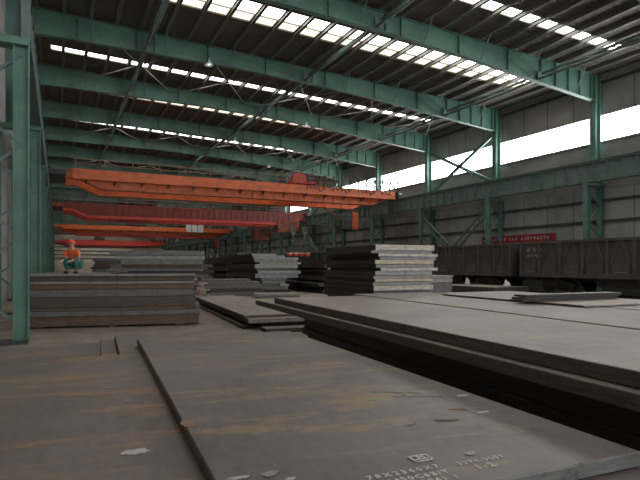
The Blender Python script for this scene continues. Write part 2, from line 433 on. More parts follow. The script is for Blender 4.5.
# ------------------------------------------------------------------ cranes
def crane(name_label, Y, top, bot, flange, skirt, cabx=None, gap=4.2, ribs=2.1, truck=None, festoon=False, cabmat='orange', cabw=1.9, drop=0, fl=.04):
    r = empty('bridge_crane', (0, Y, 0)); tag(r, name_label, 'crane', 'bridge cranes')
    r.location.z = -drop
    prof = [(.5, 8.82), (1.5, 8.82), (3.2, 8.06), (28.9, 8.06), (30.6, 8.82), (31.5, 8.82), (31.5, 9.42), (.5, 9.42)]
    for gi, gy in enumerate((0, gap)):
        m = MB(); m.prism(prof, gy, gy + .7); m.build('girder', M[bot], r)
        m = MB()
        for (a, za), (b, zb) in zip(prof[:5], prof[1:6]):
            m.prism([(a, za - fl), (b, zb - fl), (b, zb + .02), (a, za + .02)], gy - .08, gy + .78)
        m.prism([(.5, 9.42), (31.5, 9.42), (31.5, 9.47), (.5, 9.47)], gy - .08, gy + .78)
        m.build('girder_flange', M[flange], r)
        x = 3.4
        while x < 29 and ribs:
            m = MB(); m.box(x - .03, x + .03, gy - .06, gy, 8.1, 9.42); m.build('web_rib', M[bot], r); x += ribs / 2
        m = MB(); m.box(.6, 31.4, gy + .31, gy + .39, 9.47, 9.56); m.build('trolley_rail', M['machine'], r)
    # outboard walkway with skirt panel and brackets on the near girder
    if skirt:
        m = MB(); m.box(1.0, 31.0, -.95, -.08, 8.78, 8.82); m.build('walkway_deck', M['machine'], r)
        m = MB(); m.box(1.0, 31.0, -.98, -.95, 8.66, 9.42); m.box(1.0, 31.0, -1.02, -.93, 8.62, 8.68); m.build('walkway_skirt', M[skirt], r)
        x = 2.0
        while x < 30.5:
            m = MB(); m.bar((x, -.9, 8.6), (x, -.02, 8.4), .07); m.bar((x, -.95, 8.66), (x, 0, 8.66), .07); m.build('walkway_bracket', M['machine'], r); x += 2.12
    ry = -.96 if skirt else 0
    for z in (9.8, 10.18):
        rl = MB(); rl.tube([(1.0, ry, z), (31.0, ry, z)], .04, 6); rl.build('handrail', M['railing'], r)
    x = 1.2
    while x < 31:
        p = MB(); p.tube([(x, ry, 9.36), (x, ry, 10.2)], .05, 6); p.build('rail_post', M['railing'], r); x += 2.12
    for sx in (0, 1):
        xx = (.35, .95) if sx == 0 else (31.3, 31.9)
        xc = sum(xx) / 2 - (.0 if sx == 0 else 0); xc = -.8 if sx == 0 else 31.6
        m = MB(); m.box(xc - .28, xc + .28, -.9, gap + 1.6, 8.98, 9.46)
        if sx == 0: m.box(xc, .6, -.2, gap + .9, 9.0, 9.4)
        m.build('end_carriage', M[truck or bot], r)
        for wy in (-.5, gap + 1.2):
            w = MB(); w.tube([(xc - .07, wy, 9.02), (xc + .07, wy, 9.02)], .22, 16); w.build('wheel', M['machine'], r)
            b = MB(); sy = -1 if wy < 0 else 1
            b.tube([(xc, wy + sy * .4, 9.2), (xc, wy + sy * .62, 9.2)], .09, 10); b.build('buffer', M['white'] if sy < 0 else M['black'], r)
    if cabx:
        x0 = cabx; cy = gap - .4
        m = MB()                                    # cab body: lower panels, roof, corner posts
        m.box(x0, x0 + cabw, cy, cy + 1.6, 5.75, 5.83); m.box(x0, x0 + cabw, cy, cy + 1.6, 7.62, 7.7)
        m.box(x0, x0 + cabw, cy, cy + .04, 5.8, 6.2); m.box(x0, x0 + .04, cy, cy + 1.6, 5.8, 6.3)
        cab = m.build('operator_cab', M['machine'], r)
        m = MB(); m.box(x0 + cabw * .64, x0 + cabw, cy - .02, cy + 1.6, 5.8, 7.62); m.build('side_panel', M[cabmat], cab)
        m = MB()
        for xx in (x0 + .03, x0 + cabw * .32, x0 + cabw * .62): m.bar((xx, cy, 5.8), (xx, cy, 7.65), .06)
        for zz in (6.22, 6.9, 7.3): m.bar((x0, cy, zz), (x0 + cabw * .64, cy, zz), .05)
        m.build('cab_frame', M['greasy'], cab)
        m = MB(); m.box(x0 + .04, x0 + cabw * .62, cy + .05, cy + .07, 6.2, 7.6); m.build('window', M['glass'], cab)
        for pa, pb, ww in (((x0 - 2.1, cy + .3, 8.06), (x0 + .1, cy + .3, 6.7), .14), ((x0 + .3, cy + .8, 8.06), (x0 + .3, cy + .8, 7.66), .14), ((x0 + cabw - .2, cy + .8, 8.06), (x0 + cabw - .2, cy + .8, 7.66), .14)):
            m = MB(); m.bar(pa, pb, ww); m.build('cab_hanger', M['rusty'], r)
    if festoon:
        m = MB(); m.bar((20.5, -1.12, 10.35), (31.6, -1.12, 10.35), .05); m.build('festoon_track', M['greasy'], r)
        x = 21.0; n = 0
        while x < 31.4:
            p = MB(); p.tube([(x, -1.1, 9.0), (x, -1.1, 10.36)], .045, 6)
            p.box(x - .08, x + .08, -1.2, -1.04, 10.2, 10.42); p.build('cable_hanger', M['machine'], r)
            if x < 29.5:
                c = MB(); pts = []
                dp = 1.15 + .25 * math.sin(n * 2.1)
                for q in range(9):
                    t = q / 8; pts.append((x + .93 * t, -1.18, 10.25 - dp * (1 - (2 * t - 1) ** 2)))
                c.tube(pts, .045, 6); c.build('festoon_cable', M['black'], r)
            x += .93; n += 1
    return r
crane('bright orange overhead bridge crane, nearest and highest in the picture', 46.3, 'orange', 'orange', 'orange', 'orange', cabx=27.5, festoon=True, truck='machine')
c2 = crane('dark red overhead bridge crane with bright red flange, just beyond the nearest', 68.4, 'red', 'red', 'red_bright', None, cabx=None, gap=4.4, ribs=1.5, truck='rusty', drop=.3, fl=.3)
m = MB(); m.box(27.2, 30.4, -.3, 1.4, 6.75, 8.25); m.box(27.1, 30.5, -.35, 1.45, 8.1, 8.3); m.build('control_housing', M['rusty'], c2)
for xa, xb in ((24.9, 24.4), (26.6, 27.1)):
    m = MB(); m.bar((xa, 2, 7.2), (xb, 2, 8.1), .12); m.build('cab_hanger', M['rusty'], c2)
m = MB(); m.box(24.6, 26.9, 1.8, 3.7, 7.15, 7.3); m.box(24.7, 26.8, 1.9, 3.6, 5.7, 7.2); m.build('operator_cab', M['rusty'], c2)
c3 = crane('small orange bridge crane with a lit orange cab, third from the camera', 105, 'orange', 'orange', 'red_bright', 'orange', ribs=0, cabx=28.6, gap=6.0, drop=.3, fl=.3, cabmat='red_bright')
for j in range(3):
    m = MB(); m.box(22.3 + j * 1.15, 23.3 + j * 1.15, -1.3, -1.0, 8.6, 10.1); m.build('switch_cabinet', M['white'], c3)
crane('red bridge crane, fourth from the camera', 176, 'red_bright', 'red_bright', 'red_bright', None, gap=3.4, ribs=0)
crane('red bridge crane farthest down the hall', 199, 'red_bright', 'red', 'red', None, gap=3.4, ribs=0)

def trolley(x, y, gap, label, body, w=2.6):
    r = empty('crane_trolley', (x, y, 9.56)); tag(r, label, 'trolley')
    m = MB(); m.box(-w/2, w/2, .1, gap + .6, .18, .4); m.build('frame', M[body], r)
    m = MB(); m.tube([(-w*.35, gap * .5, .75), (w*.35, gap * .5, .75)], .33, 16); m.build('hoist_drum', M['greasy'], r)
    m = MB(); m.box(-w*.48, w*.1, .2, .9, .4, 1.0); m.box(-w*.4, -w*.05, .25, .8, 1.0, 1.15); m.build('gearbox', M[body], r)
    m = MB(); m.tube([(w*.15, .6, .65), (w*.45, .6, .65)], .24, 12); m.build('motor', M['machine'], r)
    m = MB(); m.box(-w*.45, -w*.2, gap - .4, gap + .3, .4, 1.35); m.build('control_box', M['machine'], r)
    for a in (-w*.38, w*.38):
        for b in (.35, gap + .35):
            k = MB(); k.tube([(a - .0, b - .05, .2), (a, b + .05, .2)], .2, 14); k.build('wheel', M['machine'], r)
    m = MB()
    for a in (-w/2, w/2):
        m.bar((a, .1, .4), (a, .1, 1.4), .04); m.bar((a, gap, .4), (a, gap, 1.4), .04); m.bar((a, .1, 1.4), (a, gap, 1.4), .04)
    m.bar((-w/2, .1, 1.4), (w/2, .1, 1.4), .04); m.build('guard_rail', M['greasy'], r)
    if 60 < y < 110: r.location.z -= .3
    return r
trolley(21.4, 46.3, 4.2, 'orange red hoist trolley riding on the nearest orange crane', 'red_bright')
trolley(9.0, 68.4, 4.4, 'dark hoist trolley riding on the dark red crane', 'machine', 4.4)
trolley(13.5, 105, 6.0, 'grey hoist trolley on the third crane', 'machine', 3)
trolley(11.5, 176, 3.4, 'dark hoist trolley on the fourth crane', 'machine', 3)

def hook(x, y, z, label, ztop=9.1):
    r = empty('hook_block', (x, y, z)); tag(r, label, 'hook', 'crane hook blocks')
    for dx in (-.16, .16):
        m = MB(); m.tube([(dx, 0, .3), (dx * .8, 0, ztop + .3 - z)], .018, 6); m.build('hoist_cable', M['cable'], r)
    m = MB(); m.prism([(-.16, -.35), (.16, -.35), (.3, -.05), (.3, .25), (.15, .42), (-.15, .42), (-.3, .25), (-.3, -.05)], -.16, .16); m.build('sheave_housing', M['greasy'], r)
    m = MB(); m.tube([(0, -.18, .08), (0, .18, .08)], .22, 16); m.build('sheave', M['cable'], r)
    m = MB(); m.tube([(0, 0, -.35), (0, 0, -.6), (.16, 0, -.72), (.18, 0, -.9), (.02, 0, -1.02), (-.15, 0, -.93), (-.17, 0, -.8)], [.07, .07, .08, .09, .09, .07, .03], 8)
    m.build('hook', M['greasy'], r)
    return r
hook(20.95, 48.6, 5.3, 'left steel hook block hanging from the nearest crane')
hook(22.25, 48.6, 5.35, 'right steel hook block hanging from the nearest crane')
r = empty('lifting_beam', (21.9, 48.6, 3.1)); tag(r, 'dark lifting beam with red and white magnet blocks hung below the hook blocks', 'lifting beam')
m = MB(); m.box(-1.6, 1.2, -.2, .2, .15, .55); m.box(-1.6, 1.2, -.28, .28, .5, .58); m.build('beam', M['machine'], r)
for j, xx in enumerate((-1.25, -.6, .05, .7)):
    m = MB(); m.tube([(xx, 0, -.3), (xx, 0, .1)], .27, 16); m.build('magnet', M['red_bright'], r)
    m = MB(); m.tube([(xx, 0, -.08), (xx, 0, .02)], .285, 16); m.build('white_band', M['white'], r)
m = MB()
m.tube([(-.95, 0, .55), (-.95, 0, 1.0)], .06, 6); m.tube([(.35, 0, 1.15), (-.2, 0, .55)], .05, 6); m.tube([(.35, 0, 1.15), (1.05, 0, .55)], .05, 6)
m.build('sling_chain', M['greasy'], r)

# ------------------------------------------------------------------ railway wagons
def make_wagon(L=13.4):
    r = empty('gondola_wagon')
    h0, h1 = 1.15, 3.12
    b = MB(); b.box(-1.45, -1.40, 0, L, h0, h1); b.box(1.40, 1.45, 0, L, h0, h1); b.box(-1.45, 1.45, 0, .06, h0, h1); b.box(-1.45, 1.45, L - .06, L, h0, h1)
    b.box(-1.45, 1.45, 0, L, h0 - .12, h0); b.build('body', M['wagon'], r)
    m = MB(); m.box(-1.56, -1.38, -.02, L + .02, h1 - .1, h1 + .04); m.box(1.38, 1.56, -.02, L + .02, h1 - .1, h1 + .04)
    m.box(-1.5, 1.5, -.04, .1, h1 - .1, h1 + .04); m.box(-1.5, 1.5, L - .1, L + .04, h1 - .1, h1 + .04); m.build('top_rail', M['wagon_rib'], r)
    m = MB(); m.box(-1.53, -1.4, 0, L, h0 - .15, h0 + .1); m.box(1.4, 1.53, 0, L, h0 - .15, h0 + .1); m.build('sill', M['wagon_rib'], r)
    n = 9; st = L / n
    for i in range(n + 1):
        y = min(max(i * st, .1), L - .1); m = MB(); m.box(-1.57, -1.45, y - .07, y + .07, h0, h1 - .1); m.build('side_post', M['wagon_rib'], r)
    for i in range(n):
        y = (i + .5) * st; m = MB()
        m.bar((-1.48, y - .55, h0 + .65), (-1.48, y - .12, h1 - .15), .08, .06, (1, 0, 0)); m.bar((-1.48, y + .55, h0 + .65), (-1.48, y + .12, h1 - .15), .08, .06, (1, 0, 0))
        m.build('side_brace', M['wagon_rib'], r)
        m = MB(); m.box(-1.5, -1.455, y - .5, y + .5, h0 + .12, h0 + .62); m.build('drop_door', M['wagon_rib'], r)
        if i % 2 == 0:
            m = MB(); m.box(-1.52, -1.5, y - .35, y + .35, h0 + .16, h0 + .19); m.build('door_latch', M['concrete'], r)
    for by in (2.4, L - 2.4):
        m = MB()
        m.prism([(by - 1.2, .5), (by - 1.0, .38), (by + 1.0, .38), (by + 1.2, .5), (by + 1.2, .62), (by + .4, .85), (by - .4, .85), (by - 1.2, .62)], -1.05, -.9, 'x')
        m.prism([(by - 1.2, .5), (by + 1.2, .5), (by + .4, .85), (by - .4, .85)], .9, 1.05, 'x')
        m.box(-1, 1, by - .2, by + .2, .45, 1.03); bog = m.build('bogie_frame', M['wheel'], r)
        for wy in (by - .88, by + .88):
            m = MB()
            for sx in (-1, 1):
                m.tube([(sx * .78, wy, .52), (sx * .68, wy, .52)], [.42, .42], 20); m.tube([(sx * .68, wy, .52), (sx * .64, wy, .52)], [.45, .45], 20)
            m.tube([(-.95, wy, .52), (.95, wy, .52)], .08, 10); m.build('wheelset', M['wheel'], bog)
    m = MB(); m.box(-.35, .35, .3, L - .3, .75, 1.03); m.box(-1.1, -.35, L*.38, L*.62, .5, 1.03); m.tube([(-.9, L*.3, .75), (-.9, L*.36, .75)], .2, 12); m.build('underframe', M['wheel'], r)
    m = MB(); m.box(-.12, .12, -.4, 0, .8, 1.05); m.box(-.12, .12, L, L + .35, .8, 1.05); m.build('coupler', M['wheel'], r)
    m = MB()
    for z in [1.2 + .32 * q for q in range(6)]: m.bar((-1.58, .25, z), (-1.58, .7, z), .03)
    m.bar((-1.58, .25, 1.1), (-1.58, .25, 3.05), .03); m.bar((-1.58, .7, 1.1), (-1.58, .7, 3.05), .03); m.build('ladder', M['wagon_rib'], r)
    # worn white stencilled number patches, unreadable
    for q in range(3):
        m = MB(); m.box(-1.462, -1.452, L - .75 - q * .42, L - .5 - q * .42, 2.55, 2.8); m.build('number_patch', M['chalk_dim'], r)
    for q in range(4):
        m = MB(); m.box(-1.462, -1.452, L - .7 - q * .3, L - .52 - q * .3, 2.22, 2.38); m.build('number_patch', M['chalk_dim'], r)
    return r
WX = 27.75; wg = make_wagon(); y = 11.1
for i in range(10):
    o = wg if i == 0 else copy_tree(wg); o.location = (WX, y, .17)
    tag(o, 'dark open railway gondola wagon on the track by the right wall, %s from the camera' % ORD[i], 'wagon', 'goods train on the track')
    y += 14.15
for i, x in enumerate((WX - .72, WX + .72)):
    m = MB(); m.box(x - .035, x + .035, -12, 210, .125, .2); m.box(x - .07, x + .07, -12, 210, 0.1, .13); m.box(x - .01, x + .01, -12, 210, .11, .13)
    tag(m.build('track_rail', M['wheel']), '%s steel rail of the track under the goods wagons' % ('near' if i == 0 else 'far'), 'rail', 'track rails')
for i in range(60):
    m = MB(); yy = 6 + i * .62 * 1.6; m.box(WX - 1.25, WX + 1.25, yy, yy + .24, .04, .099)
    tag(m.build('railway_sleeper', M['timber']), 'dark timber sleeper under the track rails', 'sleeper', 'sleepers under the track')

# white wheel chocks / wrapped bundles beside the train
def blob(name, pts_r, mat, loc, label, cat, sc=(1, 1, 1)):
    bm = bmesh.new(); bmesh.ops.create_icosphere(bm, subdivisions=3, radius=1)
    rr = random.Random(hash(label) % 999)
    for v in bm.verts:
        k = 1 + .14 * math.sin(v.co.x * 5 + v.co.z * 3) + .1 * math.sin(v.co.y * 7 + 1)
        v.co = Vector((v.co.x * pts_r[0] * k, v.co.y * pts_r[1] * k, max(v.co.z * k, -.75) * pts_r[2]))
        v.co.z += .75 * pts_r[2]
    me = bpy.data.meshes.new(name); bm.to_mesh(me); bm.free(); me.materials.append(mat)
    o = bpy.data.objects.new(name, me); C.objects.link(o); o.location = loc
    return tag(o, label, cat)
blob('white_sack', (.13, .2, .55), M['white'], (25.6, 28.6, 0), 'pale sack standing by the wagon wheels, left of the two', 'sack')
blob('white_sack', (.24, .26, .5), M['white'], (25.62, 25.0, 0), 'wide pale sack by the wagon wheels near the gap between wagons', 'sack')

# red banner on the wall
r = empty('wall_banner', (33.02, 27.4, 3.68)); tag(r, 'long red cloth banner with worn white lettering on the right wall', 'banner')
m = MB(); N = 40; Lb = 7.6
for i in range(N):
    a, b = Lb * i / N, Lb * (i + 1) / N
    da, db = .03 * math.sin(a * 2.1), .03 * math.sin(b * 2.1)
    m.add([(-.05 + da, a, 0), (-.05 + db, b, 0), (-.05 + db, b, .62), (-.05 + da, a, .62), (-.03 + da, a, 0), (-.03 + db, b, 0), (-.03 + db, b, .62), (-.03 + da, a, .62)],
          [(0, 1, 2, 3), (7, 6, 5, 4), (3, 2, 6, 7), (0, 4, 5, 1)])
m.build('cloth', M['banner'], r)
def glyph(m, y, z, s, rr):
    x = -.085
    for _ in range(rr.choice((2, 3))):
        zz = z + rr.uniform(0, s); m.box(x, x + .01, y + rr.uniform(0, .1) * s, y + s * rr.uniform(.7, 1), zz, zz + .12 * s)
    yy = y + rr.uniform(.3, .6) * s; m.box(x, x + .01, yy, yy + .13 * s, z, z + s)
    if rr.random() < .6:
        yy = y + rr.uniform(0, .9) * s; m.box(x, x + .01, yy, yy + .12 * s, z + .1 * s, z + .8 * s)
rr = random.Random(3); m = MB()
yy = .55
for n, g in ((9, .55), (3, .5), (6, .4), (2, .2)):
    for q in range(n): glyph(m, yy, .18, .24, rr); yy += .31
    yy += g * .55
m.build('lettering', M['white'], r)

# ------------------------------------------------------------------ steel plates
def slab_mesh(lx, ly, t, top, end, side, seed=0, nx=None, bow=.006, ch=.008):
    rr = random.Random(seed); nx = nx or max(2, min(14, int(lx / .8))); ny = max(2, min(14, int(ly / .8)))
    m = MB(); p1, p2 = rr.uniform(0, 6), rr.uniform(0, 6)
    def dz(x, y): return bow * (math.sin(x * 1.3 + p1) + math.sin(y * 1.1 + p2))
    ch = min(ch, t * .3)
    xs = [0 + ch] + [lx * i / nx for i in range(1, nx)] + [lx - ch]; ys = [ch] + [ly * i / ny for i in range(1, ny)] + [ly - ch]
    W = nx + 1
    for lvl in (0, 1):
        vs = [(x, y, (t if lvl else 0) + dz(x, y)) for y in ys for x in xs]
        fs = [((j*W+i), (j*W+i+1), ((j+1)*W+i+1), ((j+1)*W+i)) for j in range(ny) for i in range(nx)]
        m.mi = 0; m.add(vs, fs if lvl else [f[::-1] for f in fs])
    def border():
        b = [(i, 0) for i in range(nx)] + [(nx, j) for j in range(ny)] + [(i, ny) for i in range(nx, 0, -1)] + [(0, j) for j in range(ny, 0, -1)]
        return b
    bd = border(); outer = []
    for (i, j) in bd:
        x, y = xs[i], ys[j]
        X = x - ch if i == 0 else x + ch if i == nx else x
        Yy = y - ch if j == 0 else y + ch if j == ny else y
        outer.append((X, Yy, dz(x, y), j*W+i))
    o = len(m.v); n = len(outer); base_b = 0; base_t = W * (ny + 1)
    m.v += [(X, Yy, z + ch) for X, Yy, z, _ in outer] + [(X, Yy, z + t - ch) for X, Yy, z, _ in outer]
    for q in range(n):
        q2 = (q + 1) % n; i, j = bd[q]; i2, j2 = bd[q2]
        mi = 1 if j == j2 and j in (0, ny) else 2
        for fc in ((base_b + outer[q][3], base_b + outer[q2][3], o + q2, o + q), (o + q, o + q2, o + n + q2, o + n + q),
                   (o + n + q, o + n + q2, base_t + outer[q2][3], base_t + outer[q][3])):
            m.f.append(fc); m.m.append(mi)
    return m, [top, end, side]  # side slot, mostly dark, paints shade onto the long flanks
def plate(x, y, z, rz, lx, ly, t, top, end, side, label, group=None, seed=None, name='steel_plate', bow=.004):
    """x,y = near left corner, lx across, ly away from the camera"""
    seed = seed if seed is not None else R.randint(0, 9999)
    bow = min(bow, .0014)
    m, mats = slab_mesh(lx, ly, t, TOP[top], EDGE[end], EDGE[side], seed, bow=bow)
    o = m.build(name, mats, loc=(x, y, z)); o.rotation_euler = (0, 0, rz)
    return tag(o, label, 'plate', group)
def stack(desc, group, x, y, rz, rows, side='dark', top='grey', z0=0.0, spacer=True):  # default dark long sides: shade of the flanks put into the colour
    """rows bottom to top: (thickness, x offset, y offset, width, length, end colour[, top key])"""
    z = z0; n = len(rows); c, s = math.cos(rz), math.sin(rz); gap = .006
    for i, rw_ in enumerate(rows):
        t, ox, oy, lx, ly, end = rw_[:6]; tp = rw_[6] if len(rw_) > 6 else top
        j = n - 1 - i
        pos = 'topmost' if j == 0 else 'lowest' if i == 0 else '%s from top' % ORD[j]
        cw = {'blue': 'blue-grey', 'brown': 'brown', 'dark': 'blackish', 'umber': 'dark brown', 'lite': 'light grey', 'white': 'whitish',
              'silver': 'silvery', 'cream': 'cream', 'grey': 'grey'}[end]
        plate(x + ox * c - oy * s, y + ox * s + oy * c, z, rz, lx, ly, t - gap, tp, end, side, '%s edged plate, %s in %s' % (cw, pos, desc), group)
        z += t
    return z

# foreground plates resting on a low pile
fr = rad(-3.5)
fgx, fgy = .69, 2.13
zb = 0
for i, (t, end) in enumerate(((.20, 'umber'), (.2, 'brown'), (.18, 'umber'), (.12, 'blue'))):
    plate(fgx + .36 + .02 * (i % 2), fgy - .02 * (i % 3) + (.0 if i < 3 else -.12) - .02, zb, fr, 2.06, 6.1, t - .008, 'fg', end, 'dark', 'supporting plate under the big foreground plate, %s from the floor' % ORD[i], 'plates under the foreground plate'); zb += t
fg = plate(fgx, fgy, .70, fr, 2.43, 6.3, .09, 'fg', 'blue', 'umber', 'big grey foreground plate with white stencilled numbers and rust streaks', seed=5, bow=.003)
def mark(parent, x, y, z, sx, sy, mat, name, seed, lab=None, rot=0, th=.0015):
    rr = random.Random(seed); n = 22; m = MB(); pts = []
    for q in range(n):
        a = 2 * math.pi * q / n; k = 1 + rr.uniform(-.28, .28)
        px, py = math.cos(a) * sx / 2 * k, math.sin(a) * sy / 2 * k
        pts.append((x + px * math.cos(rot) - py * math.sin(rot), y + px * math.sin(rot) + py * math.cos(rot)))
    m.add([(p[0], p[1], z) for p in pts] + [(p[0], p[1], z + th) for p in pts] + [(x, y, z + th)],
          [(n + q, n + (q + 1) % n, 2 * n) for q in range(n)] + [(q, (q + 1) % n, n + (q + 1) % n, n + q) for q in range(n)])
    o = m.build(name, mat, parent)
    if lab: o['label'] = lab
    return o
def toloc(X, Y, ox=fgx, oy=fgy, rz=fr):
    dx, dy = X - ox, Y - oy; return dx * math.cos(-rz) - dy * math.sin(-rz), dx * math.sin(-rz) + dy * math.cos(-rz)
ZT = .0885
def fmark(X, Y, sx, sy, mat, name, seed, lab, rot=0):
    a, b = toloc(X, Y); mark(fg, a, b, ZT + .0045, sx, sy, M[mat], name, seed, lab, rot)
fmark(1.08, 2.53, .06, .03, 'chalk', 'chalk_patch', 1, 'small white patch at the near edge')
fmark(1.01, 2.64, .11, .06, 'chalk_dim', 'chalk_patch', 2, 'pale patch left of the numbers', .2)
fmark(.84, 2.66, .12, .04, 'chalk', 'chalk_patch', 12, 'white patch at the near left corner')
fmark(3.08, 3.50, .12, .07, 'chalk', 'chalk_patch', 3, 'white patch on the right edge')
fmark(2.86, 3.03, .16, .035, 'chalk', 'chalk_patch', 4, 'thin white smear', .1)
fmark(2.17, 2.40, .07, .045, 'chalk', 'chalk_patch', 5, 'white smear beside the numbers')
fmark(1.72, 6.92, .22, .06, 'chalk_dim', 'chalk_patch', 6, 'pale smear at the far end')
fmark(1.45, 7.1, .1, .05, 'chalk_dim', 'chalk_patch', 16, 'pale spot at the far end')
fmark(2.2, 3.03, .07, .03, 'chalk_dim', 'chalk_patch', 7, 'faint pale spot')
fmark(.81, 3.72, .09, .18, 'rustmark', 'rust_patch', 8, 'yellowish patch on the left edge', .2)
fmark(.84, 3.55, .05, .08, 'chalk_dim', 'chalk_patch', 9, 'pale spot on the left edge')
fmark(2.76, 3.18, .13, .05, 'rustmark', 'rust_patch', 10, 'ochre smear joined to the white smear', -.3)
fmark(2.5, 3.0, .2, .045, 'rustmark', 'rust_patch', 11, 'ochre smear in the middle right', -.25)
# thin chalk strokes
m = MB()
for (a, b) in (((2.45, 3.95), (2.82, 3.72)), ((2.52, 3.72), (2.9, 3.55)), ((2.6, 3.86), (2.66, 3.72))):
    p, q = toloc(*a), toloc(*b); m.bar((p[0], p[1], ZT + .005), (q[0], q[1], ZT + .005), .008, .002)
m.build('chalk_line', M['chalk_dim'], fg)

def text_mesh(body, size, loc, parent, mat, name, spacing=1.25, sx=1.0, rz=0, italic=0):
    cu = bpy.data.curves.new(name, 'FONT'); cu.body = body; cu.size = size; cu.space_character = spacing; cu.extrude = .0008; cu.offset = size * .012
    cu.resolution_u = 2
    tmp = bpy.data.objects.new('tmp', cu); C.objects.link(tmp)
    bpy.context.view_layer.update()
    me = bpy.data.meshes.new_from_object(tmp.evaluated_get(bpy.context.evaluated_depsgraph_get()))
    bpy.data.objects.remove(tmp); bpy.data.curves.remove(cu)
    me.name = name; me.materials.clear(); me.materials.append(mat)
    o = bpy.data.objects.new(name, me); C.objects.link(o); o.parent = parent; o.location = loc; o.scale = (sx, 1, 1); o.rotation_euler = (0, 0, rz)
    return o
def ftext(body, X, Y, size, mat='stencil', sp=1.35, rz=0, sx=1):
    a, b = toloc(X, Y); o = text_mesh(body, size, (a, b, ZT + .006), fg, M[mat], 'stencilled_text', sp, sx, rz)
    return o
ftext('78X2360X7', 1.435, 2.335, .064, sp=1.5); ftext('3274-3057', 1.99, 2.285, .056, sp=1.35)
ftext('03450C6B/T', 1.46, 2.25, .064, sp=1.3); ftext('1-2', 2.04, 2.195, .078)
ftext('412941 1', 1.58, 2.175, .06, sp=1.35)
# square stencilled mark beside the numbers
m = MB(); ca, cb = toloc(1.80, 2.425)
w, h, t = .125, .095, .012
z0_, z1_ = ZT + .005, ZT + .0065
m.box(ca, ca + w, cb, cb + t, z0_, z1_); m.box(ca, ca + w, cb + h - t, cb + h, z0_, z1_); m.box(ca, ca + t, cb, cb + h, z0_, z1_); m.box(ca + w - t, ca + w, cb, cb + h, z0_, z1_)
m.box(ca + .045, ca + .057, cb + .03, cb + h - .01, z0_, z1_); m.box(ca + .08, ca + .092, cb + .03, cb + h - .01, z0_, z1_); m.box(ca + .02, ca + w - .02, cb + .028, cb + .04, z0_, z1_)
m.box(ca + .06, ca + .09, cb + .06, cb + .07, z0_, z1_)
m.build('stencilled_mark', M['stencil'], fg)

# lower plate to the left, running under the edge of the big one
c3_, s3_ = math.cos(fr), math.sin(fr)
def fl(ox, oy): return fgx + ox * c3_ - oy * s3_, fgy + ox * s3_ + oy * c3_
zb = 0
for i, (t, e) in enumerate(((.22, 'umber'), (.2, 'brown'), (.21, 'umber'))):
    x, y = fl(-2.75, -.9); plate(x, y, zb, fr, 2.98, 6.0, t - .004, 'fgl', e, 'dark', 'supporting plate under the left foreground plate, %s from the floor' % ORD[i], 'plates under the left foreground plate'); zb += t
lx_, ly_ = fl(-2.8, -.95)
lf = plate(lx_, ly_, .63, fr, 3.06, 6.42, .066, 'fgl', 'blue', 'umber', 'brown rust-banded foreground plate on the left, with white patches', seed=9, bow=.0015)
for (X, Y, sx, sy, sd) in ((.45, 3.58, .17, .10, 1), (.47, 5.6, .2, .14, 2), (.54, 4.95, .09, .14, 3), (.5, 4.72, .12, .07, 4)):
    a, b = toloc(X, Y, lx_, ly_, fr); mark(lf, a, b, .0685, sx, sy, M['chalk'] if sd == 1 else M['chalk_dim'], 'chalk_patch', sd + 40, 'white patch on the brown surface')
# steps of plates beyond it
for i, (ox, lx, t, wd) in enumerate(((-3.0, 2.48, .205, 'left'), (-.515, .24, .265, 'narrow middle'), (-.278, .60, .32, 'right'))):
    x, y = fl(ox, 5.55)
    plate(x, y, 0, fr, lx - .03, 2.15, .348, 'grey', 'umber', 'dark', 'low plate on the floor under the %s far step plate' % wd)
    plate(x, y - .02, .35, fr, lx - .01, 2.2, t, 'fgl', 'umber', 'umber', 'brown %s step plate lying beyond the foreground plates' % wd)

# big pile on the right: three columns of plates
pr_ = rad(-5)
GP = 'plates in the big pile on the right'
pc, ps = math.cos(pr_), math.sin(pr_)
def pil(ox, oy): return 3.42 + ox * pc - oy * ps, .6 + ox * ps + oy * pc
heights = [(.16, 'dark'), (.15, 'dark'), (.14, 'dark'), (.15, 'dark'), (.14, 'dark'), (.15, 'umber'), (.13, 'dark'), (.13, 'umber')]
for cidx, (ox, w, ln, wd) in enumerate(((0.0, 2.36, 10.9, 'left'), (2.42, 2.4, 11.6, 'middle'), (4.9, 2.5, 11.3, 'right'))):
    z = 0
    for i, (t, e) in enumerate(heights):
        rr = random.Random(i * 7 + cidx)
        inset = (.75, .8, .72, .78, .7, .5, .0, .12)[i] if cidx == 0 else rr.uniform(0, .08)
        x, y = pil(ox + inset, rr.uniform(0, .25))
        ll = ln - .3 + rr.uniform(-.2, .2) if i < 6 else ln + (1.15 if i == 6 and cidx == 0 else 0)
        j = 7 - i; pos = 'topmost' if j == 0 else 'lowest' if i == 0 else '%s from top' % ORD[j]
        plate(x, y, z, pr_, w - inset, ll, t - .006, 'pile', 'grey' if i > 4 else 'umber', 'umber' if i > 5 else 'dark', 'long plate, %s in the %s row of the big right-hand pile' % (pos, wd), GP); z += t  # lower layers get dark long sides, the flank's shadow painted in
# extra plates lying on that pile
plate(8.3, 6.3, 1.155, rad(-3), 2.4, 4.1, .03, 'pile', 'lite', 'umber', 'thin loose plate lying flat on the big right-hand pile')
for i in range(3):
    plate(8.0 + .04 * i, 7.4 - .02 * i, 1.19 + .045 * i, rad(-3), 2.6, .35, .042, 'grey', 'dark', 'dark', 'short dark plate, %s in the small bundle on the right pile' % ('lowest', 'middle', 'topmost')[i], 'short plates on the right pile')

